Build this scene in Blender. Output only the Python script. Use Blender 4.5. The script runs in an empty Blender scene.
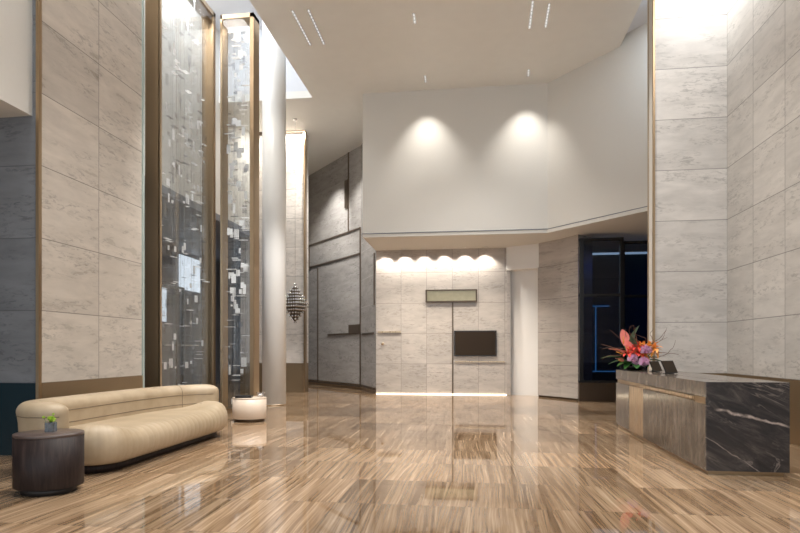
import bpy, bmesh, math, random
from mathutils import Vector, Matrix, noise
random.seed(7)
S = bpy.context.scene
COL = S.collection
PI = math.pi

# ------------------------------------------------------------------ camera
CAMZ = 1.5
YAW = math.atan(76 / 580)
cd = bpy.data.cameras.new('camera'); cam = bpy.data.objects.new('camera', cd); COL.objects.link(cam)
cd.sensor_width = 36; cd.lens = 580 / 800 * 36; cd.shift_y = (350 - 266.5) / 800
cd.clip_start = .05; cd.clip_end = 200
cam.location = (0, 0, CAMZ); cam.rotation_euler = (PI / 2, 0, YAW)
S.camera = cam

# ------------------------------------------------------------------ world, view
S.view_settings.view_transform = 'Standard'; S.view_settings.look = 'None'
S.view_settings.gamma = 1; S.view_settings.use_curve_mapping = False
S.view_settings.exposure = 0.25
S.cycles.max_bounces = 10; S.cycles.transparent_max_bounces = 24; S.cycles.diffuse_bounces = 5
S.cycles.sample_clamp_indirect = 4.0
S.cycles.use_denoising = True
W = bpy.data.worlds.new('world'); S.world = W; W.use_nodes = True
W.node_tree.nodes['Background'].inputs[0].default_value = (.86, .93, 1, 1)
W.node_tree.nodes['Background'].inputs[1].default_value = 1.4  # even ambient fill, let in through the open side behind the camera


def area(name, loc, size, power, col=(1, 1, 1), rot=(0, 0, 0), spread=PI):
    l = bpy.data.lights.new(name, 'AREA'); l.shape = 'RECTANGLE'; l.size, l.size_y = size
    l.energy = power; l.color = col; l.spread = spread
    o = bpy.data.objects.new(name, l); o.location = loc; o.rotation_euler = rot; COL.objects.link(o); return o


def spot(name, loc, target, power, deg, blend=.5, col=(1, .95, .88), rad=.04):
    l = bpy.data.lights.new(name, 'SPOT'); l.energy = power; l.spot_size = math.radians(deg); l.spot_blend = blend
    l.color = col; l.shadow_soft_size = rad
    o = bpy.data.objects.new(name, l); o.location = loc
    o.rotation_euler = (Vector(target) - Vector(loc)).to_track_quat('-Z', 'Y').to_euler(); COL.objects.link(o); return o


ZC = 9.25      # ceiling raft
ZR = 9.5       # recess ceiling, right
ZL = 11.5      # recess ceiling, left
WARM = (1, .9, .78); NEUT = (1, .965, .92); COOL = (.78, .89, 1)
# light slots in the two recesses beside the ceiling raft
area('recess_light', (-6.3, 15.2, ZL - .03), (1.6, 3.6), 42, COOL)
area('recess_light', (-7.4, 12.2, ZL - .03), (.9, 7), 170, (1, .97, .94))
area('recess_light', (-5.5, 6.9, ZL - .03), (.7, 7), 260, NEUT)
area('recess_light', (4.45, 12.0, ZR - .03), (.9, .45), 75, (.93, .97, 1), (math.radians(12), 0, 0))
area('recess_light', (4.55, 8.2, ZR - .03), (.5, 6.5), 110, (1, .97, .94))
area('recess_light', (4.1, 13.2, ZR - .03), (.4, 1.0), 48, COOL)
area('pier_light', (-6.7, 19.5, 9.2), (1.3, .25), 90, (1, .95, .88), (math.radians(14), 0, 0))
# two wall washers on the plaster box
WASH = [(-1.44, 16.5), (1.44, 16.5)]
for x, y in WASH:
    spot('wall_washer_light', (x, y, ZC - .1), (x, y + .74, 5.4), 230, 78, 1.0, (1, .95, .88), .05)
# six downlights over the rear stone wall
SIX = [-3.07 + i * .675 for i in range(6)]
for x in SIX:
    spot('rear_downlight', (x, 19.34, 4.86), (x, 19.45, 2.5), 90, 108, .6, (1, .93, .84), .03)
spot('case_fill_spot', (-4.2, 10.2, ZC - .08), (-6.1, 11.6, 2.4), 1100, 46, .9, NEUT, .08)  # fill spots added to brighten the tiles in both cases
spot('case_fill_spot', (-4.4, 11.2, ZC - .08), (-5.5, 13.1, 2.2), 500, 30, .9, NEUT, .08)
spot('column_fill_spot', (-1.4, 8.2, ZC - .08), (-5.48, 15.3, 2.4), 3400, 24, .9, NEUT, .08)  # added fill, lightens the lower shaft of the column
for x in (-2.6, -1.2, .2):
    spot('rear_soffit_fill', (x, 18.1, 4.86), (x, 18.1, 0), 330, 105, .8, WARM, .05)  # soffit fill added so the rear floor bounces more light
spot('rear_passage_fill', (-5.6, 19.2, ZC - .08), (-5.6, 20.5, 0), 700, 80, .9, NEUT, .1)  # extra fill added for the dim passage by the slanted wall
# general fill: spots added under the ceiling, without fittings
for x, y in ((-2.6, 11.2), (-2.4, 8.2), (2.2, 11), (2.4, 7.5), (0, 14.3), (-.2, 9.5), (-2.5, 5), (2.5, 4.5), (0, 2.5)):
    spot('ceiling_fill_spot', (x, y, ZC - .06), (x, y, 0), 560, 100, .8, NEUT, .12)
for x, y, tx, ty in ((-5.9, 21.4, -6.6, 23.9), (-4.3, 19.6, -5.0, 22.2)):
    spot('rear_washer', (x, y, ZC - .1), (tx, ty, 3.8), 1100, 70, .8, NEUT, .05)

# ------------------------------------------------------------------ materials


def newmat(name):
    m = bpy.data.materials.new(name); m.use_nodes = True
    nt = m.node_tree; b = nt.nodes['Principled BSDF']
    return m, nt, b


def plain(name, col, rough=.5, metal=0, spec=.5, bump=0, bscale=40, coat=0, emis=None, estr=0, trans=0, alpha=1, var=.0):
    m, nt, b = newmat(name)
    b.inputs['Roughness'].default_value = rough; b.inputs['Metallic'].default_value = metal
    b.inputs['Specular IOR Level'].default_value = spec; b.inputs['Coat Weight'].default_value = coat
    b.inputs['Alpha'].default_value = alpha
    b.inputs['Transmission Weight'].default_value = trans
    if emis: b.inputs['Emission Color'].default_value = (*emis, 1); b.inputs['Emission Strength'].default_value = estr
    n = nt.nodes.new('ShaderNodeTexNoise'); n.inputs['Scale'].default_value = bscale; n.inputs['Detail'].default_value = 4
    tc = nt.nodes.new('ShaderNodeTexCoord'); nt.links.new(tc.outputs['Object'], n.inputs['Vector'])
    mx = nt.nodes.new('ShaderNodeMix'); mx.data_type = 'RGBA'
    mx.inputs[6].default_value = (*[c * (1 - var) for c in col], 1); mx.inputs[7].default_value = (*[min(1, c * (1 + var)) for c in col], 1)
    nt.links.new(n.outputs['Fac'], mx.inputs[0]); nt.links.new(mx.outputs[2], b.inputs['Base Color'])
    if bump:
        bp = nt.nodes.new('ShaderNodeBump'); bp.inputs['Strength'].default_value = bump; bp.inputs['Distance'].default_value = .01
        nt.links.new(n.outputs['Fac'], bp.inputs['Height']); nt.links.new(bp.outputs[0], b.inputs['Normal'])
    return m


class NB:
    """tiny node builder"""
    def __init__(s, nt): s.nt = nt; s.N = nt.nodes; s.L = nt.links

    def val(s, node, i, v):
        if isinstance(v, bpy.types.NodeSocket): s.L.new(v, node.inputs[i])
        elif v is not None: node.inputs[i].default_value = v

    def m(s, op, a, b=None, c=None):
        n = s.N.new('ShaderNodeMath'); n.operation = op
        s.val(n, 0, a); s.val(n, 1, b); s.val(n, 2, c); return n.outputs[0]

    def xyz(s, x, y, z):
        n = s.N.new('ShaderNodeCombineXYZ'); s.val(n, 0, x); s.val(n, 1, y); s.val(n, 2, z); return n.outputs[0]

    def noise(s, vec, scale, detail=4, rough=.55, dist=0):
        n = s.N.new('ShaderNodeTexNoise'); s.L.new(vec, n.inputs['Vector'])
        n.inputs['Scale'].default_value = scale; n.inputs['Detail'].default_value = detail
        n.inputs['Roughness'].default_value = rough; n.inputs['Distortion'].default_value = dist; return n.outputs['Fac']

    def white(s, vec):
        n = s.N.new('ShaderNodeTexWhiteNoise'); s.L.new(vec, n.inputs['Vector']); return n.outputs['Value']

    def rng(s, v, a, b, c=0, d=1):
        n = s.N.new('ShaderNodeMapRange'); s.val(n, 0, v)
        for i, q in enumerate((a, b, c, d)): s.val(n, i + 1, q)
        return n.outputs[0]

    def mix(s, f, a, b):
        n = s.N.new('ShaderNodeMix'); n.data_type = 'RGBA'; s.val(n, 0, f)
        s.val(n, 6, (*a, 1) if isinstance(a, tuple) else a); s.val(n, 7, (*b, 1) if isinstance(b, tuple) else b); return n.outputs[2]

    def ramp(s, v, stops):
        n = s.N.new('ShaderNodeValToRGB'); s.L.new(v, n.inputs[0]); e = n.color_ramp.elements
        while len(e) < len(stops): e.new(.5)
        for el, (p, c) in zip(e, stops): el.position = p; el.color = (*c, 1)
        return n.outputs[0]

    def bump(s, h, strength, b, dist=.01):
        n = s.N.new('ShaderNodeBump'); n.inputs['Strength'].default_value = strength; n.inputs['Distance'].default_value = dist
        s.L.new(h, n.inputs['Height']); s.L.new(n.outputs[0], b.inputs['Normal'])


def posn(nb):
    g = nb.N.new('ShaderNodeNewGeometry'); x = nb.N.new('ShaderNodeSeparateXYZ'); nb.L.new(g.outputs['Position'], x.inputs[0])
    return x.outputs


def stone(name, d, off, wid, base=(.55, .495, .435), rough=.3, hz=1.03, joint=.006, vein=.72, jcol=.38, spec=.5):
    """travertine panels: d = horizontal direction in plan, off/wid = vertical joint grid"""
    m, nt, b = newmat(name); nb = NB(nt); X, Y, Z = posn(nb)
    u = nb.m('ADD', nb.m('MULTIPLY', X, d[0]), nb.m('MULTIPLY', Y, d[1]))
    cu = nb.m('DIVIDE', nb.m('SUBTRACT', u, off), wid); cz = nb.m('DIVIDE', Z, hz)
    iu = nb.m('FLOOR', cu); iz = nb.m('FLOOR', cz)
    r = nb.white(nb.xyz(iu, iz, 3.3)); r2 = nb.white(nb.xyz(iz, iu, 7.7))
    # streaky clouds
    v = nb.xyz(nb.m('ADD', u, nb.m('MULTIPLY', r, 40)), nb.m('MULTIPLY', nb.m('ADD', Z, nb.m('MULTIPLY', r2, 9)), 3.6), nb.m('MULTIPLY', r, 9))
    n1 = nb.noise(v, 1.3, 5, .6, .35)
    # fine flecks, only where the cloud noise is dark
    v2 = nb.xyz(nb.m('MULTIPLY', nb.m('ADD', u, nb.m('MULTIPLY', r2, 30)), 1.0), nb.m('MULTIPLY', Z, 3.2), r)
    n2 = nb.noise(v2, 6.5, 6, .68, .6)
    n3 = nb.noise(v, .9, 2, .5, .2)
    fleck = nb.m('MULTIPLY', nb.rng(n2, .51, .62), nb.rng(n3, .42, .58))
    dark = tuple(c * .52 for c in base); lite = tuple(min(1, c * 1.1) for c in base)
    c = nb.mix(nb.rng(n1, .3, .7), tuple(q * .84 for q in base), lite)
    c = nb.mix(nb.m('MULTIPLY', fleck, vein), c, dark)
    tint = nb.rng(r, 0, 1, .93, 1.06)
    n = nb.N.new('ShaderNodeVectorMath'); n.operation = 'SCALE'; nb.L.new(c, n.inputs[0]); nb.L.new(tint, n.inputs[3])
    fu = nb.m('FRACT', cu); fz = nb.m('FRACT', cz)
    du = nb.m('MULTIPLY', nb.m('MINIMUM', fu, nb.m('SUBTRACT', 1, fu)), wid)
    dz = nb.m('MULTIPLY', nb.m('MINIMUM', fz, nb.m('SUBTRACT', 1, fz)), hz)
    j = nb.rng(nb.m('MINIMUM', du, dz), joint * .6, joint * 1.4, 1, 0)
    cc = nb.mix(j, n.outputs[0], tuple(q * jcol for q in base))
    nb.L.new(cc, b.inputs['Base Color'])
    b.inputs['Specular IOR Level'].default_value = spec
    nb.L.new(nb.m('ADD', nb.rng(n1, .2, .8, rough * .8, rough * 1.2), nb.m('MULTIPLY', j, .4)), b.inputs['Roughness'])
    nb.bump(nb.m('SUBTRACT', 1, j), .3, b, .004)
    return m


def floor_mat():
    m, nt, b = newmat('polished_striped_marble'); nb = NB(nt); X, Y, Z = posn(nb)
    s = 1.03
    cx = nb.m('DIVIDE', nb.m('ADD', X, .33), s); cy = nb.m('DIVIDE', nb.m('ADD', Y, .6), s)
    ix = nb.m('FLOOR', cx); iy = nb.m('FLOOR', cy)
    r = nb.white(nb.xyz(ix, iy, 1.1)); r2 = nb.white(nb.xyz(iy, ix, 5.1))
    xx = nb.m('ADD', X, nb.m('MULTIPLY', r, 23)); yy = nb.m('ADD', Y, nb.m('MULTIPLY', r2, 31))
    # slow sideways drift of the veins inside every slab
    skew = nb.m('MULTIPLY', nb.m('SUBTRACT', r2, .5), .12)
    xs = nb.m('ADD', xx, nb.m('MULTIPLY', nb.m('FRACT', cy), skew))
    v = nb.xyz(nb.m('MULTIPLY', xs, 1.0), nb.m('MULTIPLY', yy, .06), r)
    wob = nb.noise(nb.xyz(xs, nb.m('MULTIPLY', yy, .5), 0), 1.6, 2, .5)
    vv = nb.xyz(nb.m('ADD', xs, nb.m('MULTIPLY', wob, .05)), nb.m('MULTIPLY', yy, .018), r)
    a = nb.noise(vv, 20, 6, .6, .02)
    a2 = nb.noise(vv, 52, 3, .6, .0)
    a3 = nb.noise(vv, 2.6, 3, .5, .2)
    t = nb.m('ADD', nb.m('ADD', nb.m('MULTIPLY', a, .46), nb.m('MULTIPLY', a2, .34)), nb.m('MULTIPLY', a3, .22))
    c = nb.ramp(t, [(.35, (.085, .046, .023)), (.44, (.185, .113, .062)), (.52, (.30, .200, .120)), (.60, (.43, .305, .198)), (.70, (.60, .475, .345))])
    tint = nb.rng(r, 0, 1, .72, 1.22)
    n = nb.N.new('ShaderNodeVectorMath'); n.operation = 'SCALE'; nb.L.new(c, n.inputs[0]); nb.L.new(tint, n.inputs[3])
    fx = nb.m('FRACT', cx); fy = nb.m('FRACT', cy)
    d = nb.m('MINIMUM', nb.m('MINIMUM', fx, nb.m('SUBTRACT', 1, fx)), nb.m('MINIMUM', fy, nb.m('SUBTRACT', 1, fy)))
    j = nb.rng(d, .0015, .004, .55, 0)
    nb.L.new(nb.mix(j, n.outputs[0], (.12, .08, .05)), b.inputs['Base Color'])
    b.inputs['Roughness'].default_value = .05
    b.inputs['IOR'].default_value = 1.75
    nb.L.new(nb.rng(nb.noise(nb.xyz(X, Y, 0), 1.2, 3), .3, .7, .015, .035), b.inputs['Roughness'])
    return m


def bronze_mat(name, col=(.40, .29, .18), rough=.32, ax=2, metal=.9):
    m, nt, b = newmat(name); nb = NB(nt); X, Y, Z = posn(nb)
    sc = [30, 30, 30]; sc[ax] = .6
    v = nb.xyz(nb.m('MULTIPLY', X, sc[0]), nb.m('MULTIPLY', Y, sc[1]), nb.m('MULTIPLY', Z, sc[2]))
    n = nb.noise(v, 2.0, 3)
    nb.L.new(nb.mix(n, tuple(c * .94 for c in col), tuple(min(1, c * 1.05) for c in col)), b.inputs['Base Color'])
    b.inputs['Metallic'].default_value = metal
    nb.L.new(nb.rng(n, .3, .7, rough * .95, rough * 1.06), b.inputs['Roughness'])
    return m


def marble_mat():
    m, nt, b = newmat('dark_veined_marble'); nb = NB(nt); X, Y, Z = posn(nb)
    p = nb.xyz(nb.m('ADD', nb.m('MULTIPLY', X, 1.0), nb.m('MULTIPLY', Z, .75)), Y, nb.m('MULTIPLY', nb.m('SUBTRACT', Z, nb.m('MULTIPLY', X, -.35)), 2.0))
    base = nb.noise(p, 2.6, 8, .72, .7)
    c = nb.ramp(base, [(.3, (.016, .016, .020)), (.5, (.035, .033, .036)), (.62, (.075, .066, .064)), (.75, (.15, .125, .115))])
    w = nb.noise(p, 1.1, 5, .6, .8)
    line = nb.rng(nb.m('ABSOLUTE', nb.m('SUBTRACT', w, .5)), 0, .012, 1, 0)
    w2 = nb.noise(nb.xyz(nb.m('ADD', X, Z), Y, nb.m('MULTIPLY', nb.m('SUBTRACT', Z, X), 1.4)), 2.1, 4, .6, .5)
    line2 = nb.rng(nb.m('ABSOLUTE', nb.m('SUBTRACT', w2, .54)), 0, .006, .5, 0)
    msk = nb.rng(nb.noise(p, 1.5, 2), .45, .62)
    f = nb.m('MULTIPLY', nb.m('MAXIMUM', line, line2), msk)
    wb = nb.m('MULTIPLY', nb.m('SUBTRACT', nb.noise(nb.xyz(X, Y, Z), 4, 4, .6), .5), .10)
    lx = nb.m('SUBTRACT', X, 2.74)
    dv1 = nb.m('ABSOLUTE', nb.m('ADD', nb.m('SUBTRACT', nb.m('ADD', Z, nb.m('MULTIPLY', lx, .24)), .815), wb))
    v1 = nb.m('MULTIPLY', nb.rng(dv1, .004, .022, 1, 0), nb.rng(lx, .08, .16, 0, 1))
    dv2 = nb.m('ABSOLUTE', nb.m('ADD', nb.m('SUBTRACT', nb.m('ADD', Z, nb.m('MULTIPLY', lx, .68)), .46), wb))
    v2 = nb.m('MULTIPLY', nb.rng(dv2, .001, .010, .6, 0), nb.rng(lx, .6, .7, 1, 0))
    vv = nb.m('MULTIPLY', nb.m('MAXIMUM', v1, v2), nb.rng(nb.noise(nb.xyz(X, Y, Z), 14, 3), .3, .6, .25, 1))
    f = nb.m('MAXIMUM', nb.m('MULTIPLY', f, .35), vv)
    nb.L.new(nb.mix(nb.m('MULTIPLY', f, .85), c, (.55, .46, .41)), b.inputs['Base Color'])
    b.inputs['Roughness'].default_value = .12
    return m


def desk_stone():
    m, nt, b = newmat('grey_brown_veined_stone'); nb = NB(nt); X, Y, Z = posn(nb)
    v = nb.xyz(nb.m('MULTIPLY', X, 5), nb.m('MULTIPLY', Y, 5), nb.m('MULTIPLY', Z, .8))
    a = nb.noise(v, 2.2, 6, .65, .5); a2 = nb.noise(nb.xyz(X, nb.m('MULTIPLY', Y, 1.2), Z), 2.5, 5, .6, .4)
    t = nb.m('ADD', nb.m('MULTIPLY', a, .6), nb.m('MULTIPLY', a2, .4))
    c = nb.ramp(t, [(.33, (.048, .036, .028)), (.5, (.10, .079, .062)), (.66, (.21, .175, .145))])
    fy = nb.m('FRACT', nb.m('DIVIDE', nb.m('SUBTRACT', Y, 7.4), .75))
    j = nb.rng(nb.m('MINIMUM', fy, nb.m('SUBTRACT', 1, fy)), .002, .008, .7, 0)
    nb.L.new(nb.mix(j, c, (.05, .04, .03)), b.inputs['Base Color']); b.inputs['Roughness'].default_value = .14
    return m


def wood_mat():
    m, nt, b = newmat('dark_stained_oak'); nb = NB(nt)
    tc = nb.N.new('ShaderNodeTexCoord'); sx = nb.N.new('ShaderNodeSeparateXYZ'); nb.L.new(tc.outputs['Object'], sx.inputs[0])
    X, Y, Z = sx.outputs
    v = nb.xyz(nb.m('MULTIPLY', X, 9), nb.m('MULTIPLY', Y, 9), nb.m('MULTIPLY', Z, 1.2)); a = nb.noise(v, 3, 6, .6, .6)
    nb.L.new(nb.ramp(a, [(.3, (.010, .006, .006)), (.55, (.026, .016, .014)), (.75, (.048, .030, .026))]), b.inputs['Base Color'])
    b.inputs['Roughness'].default_value = .5; b.inputs['Specular IOR Level'].default_value = .3; nb.bump(a, .15, b, .003)
    return m


def leather_mat():
    m, nt, b = newmat('cream_leather'); nb = NB(nt)
    tc = nb.N.new('ShaderNodeTexCoord'); v = tc.outputs['Object']
    a = nb.noise(v, 2.5, 5); g = nb.noise(v, 160, 3)
    nb.L.new(nb.mix(nb.rng(a, .35, .65), (.38, .292, .188), (.47, .37, .252)), b.inputs['Base Color'])
    b.inputs['Roughness'].default_value = .42; nb.bump(g, .12, b, .002)
    return m


def glass_mat(name, tint=(1, 1, 1), refl=.10, rough=.0):
    m = bpy.data.materials.new(name); m.use_nodes = True; nt = m.node_tree; nt.nodes.clear(); nb = NB(nt)
    o = nb.N.new('ShaderNodeOutputMaterial'); t = nb.N.new('ShaderNodeBsdfTransparent'); g = nb.N.new('ShaderNodeBsdfGlossy')
    t.inputs[0].default_value = (*tint, 1); g.inputs['Roughness'].default_value = rough
    f = nb.N.new('ShaderNodeFresnel'); gm = nb.N.new('ShaderNodeNewGeometry'); nb.L.new(nb.rng(gm.outputs['Backfacing'], 0, 1, 1.5, 1 / 1.5), f.inputs[0])
    mx = nb.N.new('ShaderNodeMixShader'); nb.L.new(nb.m('ADD', nb.m('MULTIPLY', f.outputs[0], 1.0), refl), mx.inputs[0])
    nb.L.new(t.outputs[0], mx.inputs[1]); nb.L.new(g.outputs[0], mx.inputs[2]); nb.L.new(mx.outputs[0], o.inputs[0])
    return m


def emit(name, col, s):
    m = bpy.data.materials.new(name); m.use_nodes = True; nt = m.node_tree; nt.nodes.clear()
    o = nt.nodes.new('ShaderNodeOutputMaterial'); e = nt.nodes.new('ShaderNodeEmission')
    e.inputs[0].default_value = (*col, 1); e.inputs[1].default_value = s; nt.links.new(e.outputs[0], o.inputs[0]); return m


M = {}
M['plaster'] = plain('warm_white_plaster', (.72, .70, .655), .75, bump=.05, bscale=20, var=.015)
M['white'] = plain('white_paint', (.80, .79, .77), .6, var=.01)
M['ceil'] = plain('ceiling_paint', (.85, .84, .80), .42, bump=.03, bscale=3, var=.03)
M['recess'] = plain('recess_paint', (.74, .76, .80), .7, var=.01)
M['column'] = plain('column_paint', (.80, .80, .785), .3, var=.01)
M['floor'] = floor_mat()
M['bronze'] = bronze_mat('brushed_bronze')
M['bronze_lite'] = bronze_mat('satin_light_bronze', (.48, .37, .25), .28)
M['bronze_dark'] = bronze_mat('dark_bronze', (.12, .09, .065), .35)
M['skirt'] = bronze_mat('bronze_skirting', (.30, .22, .135), .38, 1, .75)
M['skirt_blue_shade'] = plain('blue_shade_skirting', (.012, .026, .034), .15)  # bronze under blue light, its shade and blue cast put into the colour
M['inlay'] = plain('bronze_inlay', (.13, .10, .075), .45, .5)
M['st_left'] = stone('travertine_left', (0, 1), 7.49, 1.28)
M['st_leftend'] = stone('travertine_dark', (1, 0), -6.18, 1.4, (.20, .205, .215), .16)  # dark stone with blue reflections put into its base colour
M['st_rside'] = stone('travertine_right', (0, 1), 12.4, 1.1, (.60, .57, .53), .35, vein=.65)
M['st_rback'] = stone('travertine_right_rear', (1, 0), 3.5, 3.2, (.62, .59, .555), .35, vein=.65)
M['st_pier'] = stone('travertine_pier', (1, 0), -8.2, 4.2, (.64, .60, .555), .35, vein=.6)
M['st_back'] = stone('travertine_back', (1, 0), -3.4, .87, (.50, .455, .41), .22, vein=.6, joint=.005)
dsl = Vector((3.17, -3.6)).normalized(); dsl2 = Vector((.93, -2.0)).normalized()
M['st_slant'] = stone('travertine_slant', tuple(dsl), 0, 50, (.42, .40, .38), .2, joint=.004, jcol=.7)
M['st_slant2'] = stone('travertine_slant_end', tuple(dsl2), 0, 50, (.42, .40, .38), .2, joint=.004, jcol=.7)
M['st_colA'] = stone('travertine_clad_a', (1, 0), 0, 50, (.47, .43, .395), .3)
M['marble'] = marble_mat(); M['desk'] = desk_stone(); M['wood'] = wood_mat(); M['leather'] = leather_mat()
M['glass'] = glass_mat('clear_glass', (.95, .96, .965), .0)
M['darkglass'] = glass_mat('smoked_blue_glass', (.34, .40, .47), .02)
M['greenedge'] = plain('glass_edge', (.42, .50, .48), .2, .2)
M['black'] = plain('black_plastic', (.012, .012, .013), .25)
M['tv'] = plain('screen_glass', (.030, .020, .013), .45, spec=.15)
M['steel'] = plain('brushed_steel', (.72, .72, .72), .22, 1)
M['nickel'] = plain('niche_metal', (.42, .37, .25), .4, .9, var=.2, bscale=6)
M['lamp'] = emit('lamp_lens', (1, .95, .88), 14)
M['blue'] = emit('blue_light_strip', (.08, .30, .62), 1.0)
M['warmstrip'] = emit('warm_light_strip', (1, .84, .6), 5)
M['tilewhite'] = plain('frosted_glass_tile', (.88, .87, .86), .3, emis=None)
M['tileclear'] = glass_mat('clear_glass_tile', (.97, .97, .98), .06, .03)
M['tilesmoke'] = glass_mat('smoked_glass_tile', (.90, .90, .91), .05, .03)
m, nt, b = newmat('lit_frosted_tile'); nb = NB(nt); dfs = nb.N.new('ShaderNodeBsdfDiffuse'); tr = nb.N.new('ShaderNodeBsdfTranslucent'); ad = nb.N.new('ShaderNodeAddShader')
dfs.inputs[0].default_value = (.5, .5, .5, 1); tr.inputs[0].default_value = (.45, .45, .45, 1)
nb.L.new(dfs.outputs[0], ad.inputs[0]); nb.L.new(tr.outputs[0], ad.inputs[1]); nb.L.new(ad.outputs[0], nb.N['Material Output'].inputs[0]); M['tilewhite'] = m
M['cell'] = emit('slot_lamp', (1, .98, .95), .7)
M['dark'] = plain('dusk_blue_paint', (.035, .05, .07), .5)  # the blue of dusk is put into this dark wall colour
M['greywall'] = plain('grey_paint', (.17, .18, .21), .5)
M['lit'] = emit('lit_window', (.85, .92, 1), 1.1)

# ------------------------------------------------------------------ mesh helpers


class MB:
    def __init__(s): s.v = []; s.f = []; s.sm = []

    def add(s, vs, fs, smooth=False):
        o = len(s.v); s.v += [tuple(v) for v in vs]; s.f += [[i + o for i in f] for f in fs]; s.sm += [smooth] * len(fs); return s

    def box(s, a, b):
        x0, y0, z0 = a; x1, y1, z1 = b
        return s.add([(x0, y0, z0), (x1, y0, z0), (x1, y1, z0), (x0, y1, z0), (x0, y0, z1), (x1, y0, z1), (x1, y1, z1), (x0, y1, z1)],
                     [(0, 3, 2, 1), (4, 5, 6, 7), (0, 1, 5, 4), (1, 2, 6, 5), (2, 3, 7, 6), (3, 0, 4, 7)])

    def prism(s, pts, z0, z1, smooth=False):
        n = len(pts)
        s.add([(x, y, z0) for x, y in pts] + [(x, y, z1) for x, y in pts], [tuple(range(n))[::-1], tuple(range(n, 2 * n))])
        s.add([(x, y, z0) for x, y in pts] + [(x, y, z1) for x, y in pts], [(i, (i + 1) % n, n + (i + 1) % n, n + i) for i in range(n)], smooth)
        return s

    def rings(s, rs, smooth=True, cap=True):
        n = len(rs[0]); vs = [p for r in rs for p in r]
        fs = [(k * n + i, k * n + (i + 1) % n, (k + 1) * n + (i + 1) % n, (k + 1) * n + i) for k in range(len(rs) - 1) for i in range(n)]
        if cap: fs += [tuple(range(n))[::-1], tuple((len(rs) - 1) * n + i for i in range(n))]
        return s.add(vs, fs, smooth)

    def lathe(s, c, prof, n=40, smooth=True):
        return s.rings([[(c[0] + r * math.cos(2 * PI * i / n), c[1] + r * math.sin(2 * PI * i / n), c[2] + z) for i in range(n)] for r, z in prof], smooth)

    def tube(s, pts, r, n=8):
        pts = [Vector(p) for p in pts]; rs = []
        for k, p in enumerate(pts):
            t = (pts[min(k + 1, len(pts) - 1)] - pts[max(k - 1, 0)]).normalized()
            a = t.orthogonal().normalized() if k == 0 else (a - t * a.dot(t)).normalized()
            b = t.cross(a); rr = r[k] if isinstance(r, (list, tuple)) else r
            rs.append([p + a * rr * math.cos(2 * PI * i / n) + b * rr * math.sin(2 * PI * i / n) for i in range(n)])
        return s.rings(rs)

    def ball(s, c, r, n=10, sq=(1, 1, 1)):
        rs = []
        for k in range(1, n):
            ph = PI * k / n
            rs.append([(c[0] + sq[0] * r * math.sin(ph) * math.cos(2 * PI * i / n), c[1] + sq[1] * r * math.sin(ph) * math.sin(2 * PI * i / n), c[2] - sq[2] * r * math.cos(ph)) for i in range(n)])
        return s.rings(rs)

    def build(s, name, mat, parent=None, bevel=0, loc=None, sub=0):
        me = bpy.data.meshes.new(name)
        if loc: s.v = [(x - loc[0], y - loc[1], z - loc[2]) for x, y, z in s.v]
        me.from_pydata(s.v, [], s.f); me.polygons.foreach_set('use_smooth', s.sm)
        bm = bmesh.new(); bm.from_mesh(me); bmesh.ops.remove_doubles(bm, verts=bm.verts, dist=1e-5)
        bmesh.ops.recalc_face_normals(bm, faces=bm.faces); bm.to_mesh(me); bm.free()
        me.materials.append(M[mat] if isinstance(mat, str) else mat)
        o = bpy.data.objects.new(name, me); COL.objects.link(o)
        if loc: o.location = loc
        if parent is not None: o.parent = parent
        if bevel:
            b = o.modifiers.new('bevel', 'BEVEL'); b.width = bevel; b.segments = 2; b.limit_method = 'ANGLE'
        if sub:
            b = o.modifiers.new('sub', 'SUBSURF'); b.levels = b.render_levels = sub
        return o


def empty(name, loc=(0, 0, 0)):
    o = bpy.data.objects.new(name, None); o.location = loc; COL.objects.link(o); return o


def tag(o, label, cat, group=None):
    o['label'] = label; o['category'] = cat
    if group: o['group'] = group
    return o


def struct(o, label=None, cat=None):
    o['kind'] = 'structure'
    if label: tag(o, label, cat or 'wall')
    return o


def wall(name, pts, z0, z1, mat, label, cat='wall'):
    return struct(MB().prism(pts, z0, z1).build(name, mat), label, cat)


def box(a, b, name, mat, parent=None, bevel=0):
    return MB().box(a, b).build(name, mat, parent, bevel)


def copy_tree(o, parent=None):
    c = o.copy(); COL.objects.link(c)
    if parent is not None: c.parent = parent
    for ch in list(o.children): copy_tree(ch, c)
    return c


# ------------------------------------------------------------------ setting
struct(box((-14, -6, -.2), (14, 32, 0), 'floor', 'floor'), 'polished brown striped stone floor reflecting the whole lobby', 'floor')
XL, XR = -4.98, 3.65
# ceiling raft: slab between the two recesses, then full width behind the left recess
struct(MB().prism([(XL, -6), (XR, -6), (XR, 15.4), (2.1, 17.3), (2.1, 27), (-11, 27), (-11, 17.3), (XL, 17.3)], ZC, ZC + .22).build('ceiling', 'ceil'),
       'wide beige ceiling panel with linear slot lights', 'ceiling')
struct(box((2.0, -6, ZR), (9, 27, ZR + .2), 'ceiling_recess', 'recess'), 'pale bluish upper ceiling in the slot right of the main ceiling', 'ceiling')
struct(box((-14, -6, ZL), (XL + .1, 17.5, ZL + .2), 'ceiling_recess', 'recess'), 'pale bluish upper ceiling high above the glass cases', 'ceiling')
wall('wall_recess_side', [(XL + .001, -6), (XL + .1, -6), (XL + .1, 17.3), (XL + .001, 17.3)], ZC + .22, ZL, 'recess', 'pale side of the high slot left of the main ceiling')
wall('wall_recess_end', [(-11, 17.32), (XL + .1, 17.32), (XL + .1, 17.5), (-11, 17.5)], ZC + .22, ZL, 'recess', 'bluish end of the high slot behind the white column')
wall('wall_vestibule_end', [(-14, 26.8), (-8.4, 26.8), (-8.4, 27), (-14, 27)], 0, ZL, 'greywall', 'far end wall seen beyond the glass cases')
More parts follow.
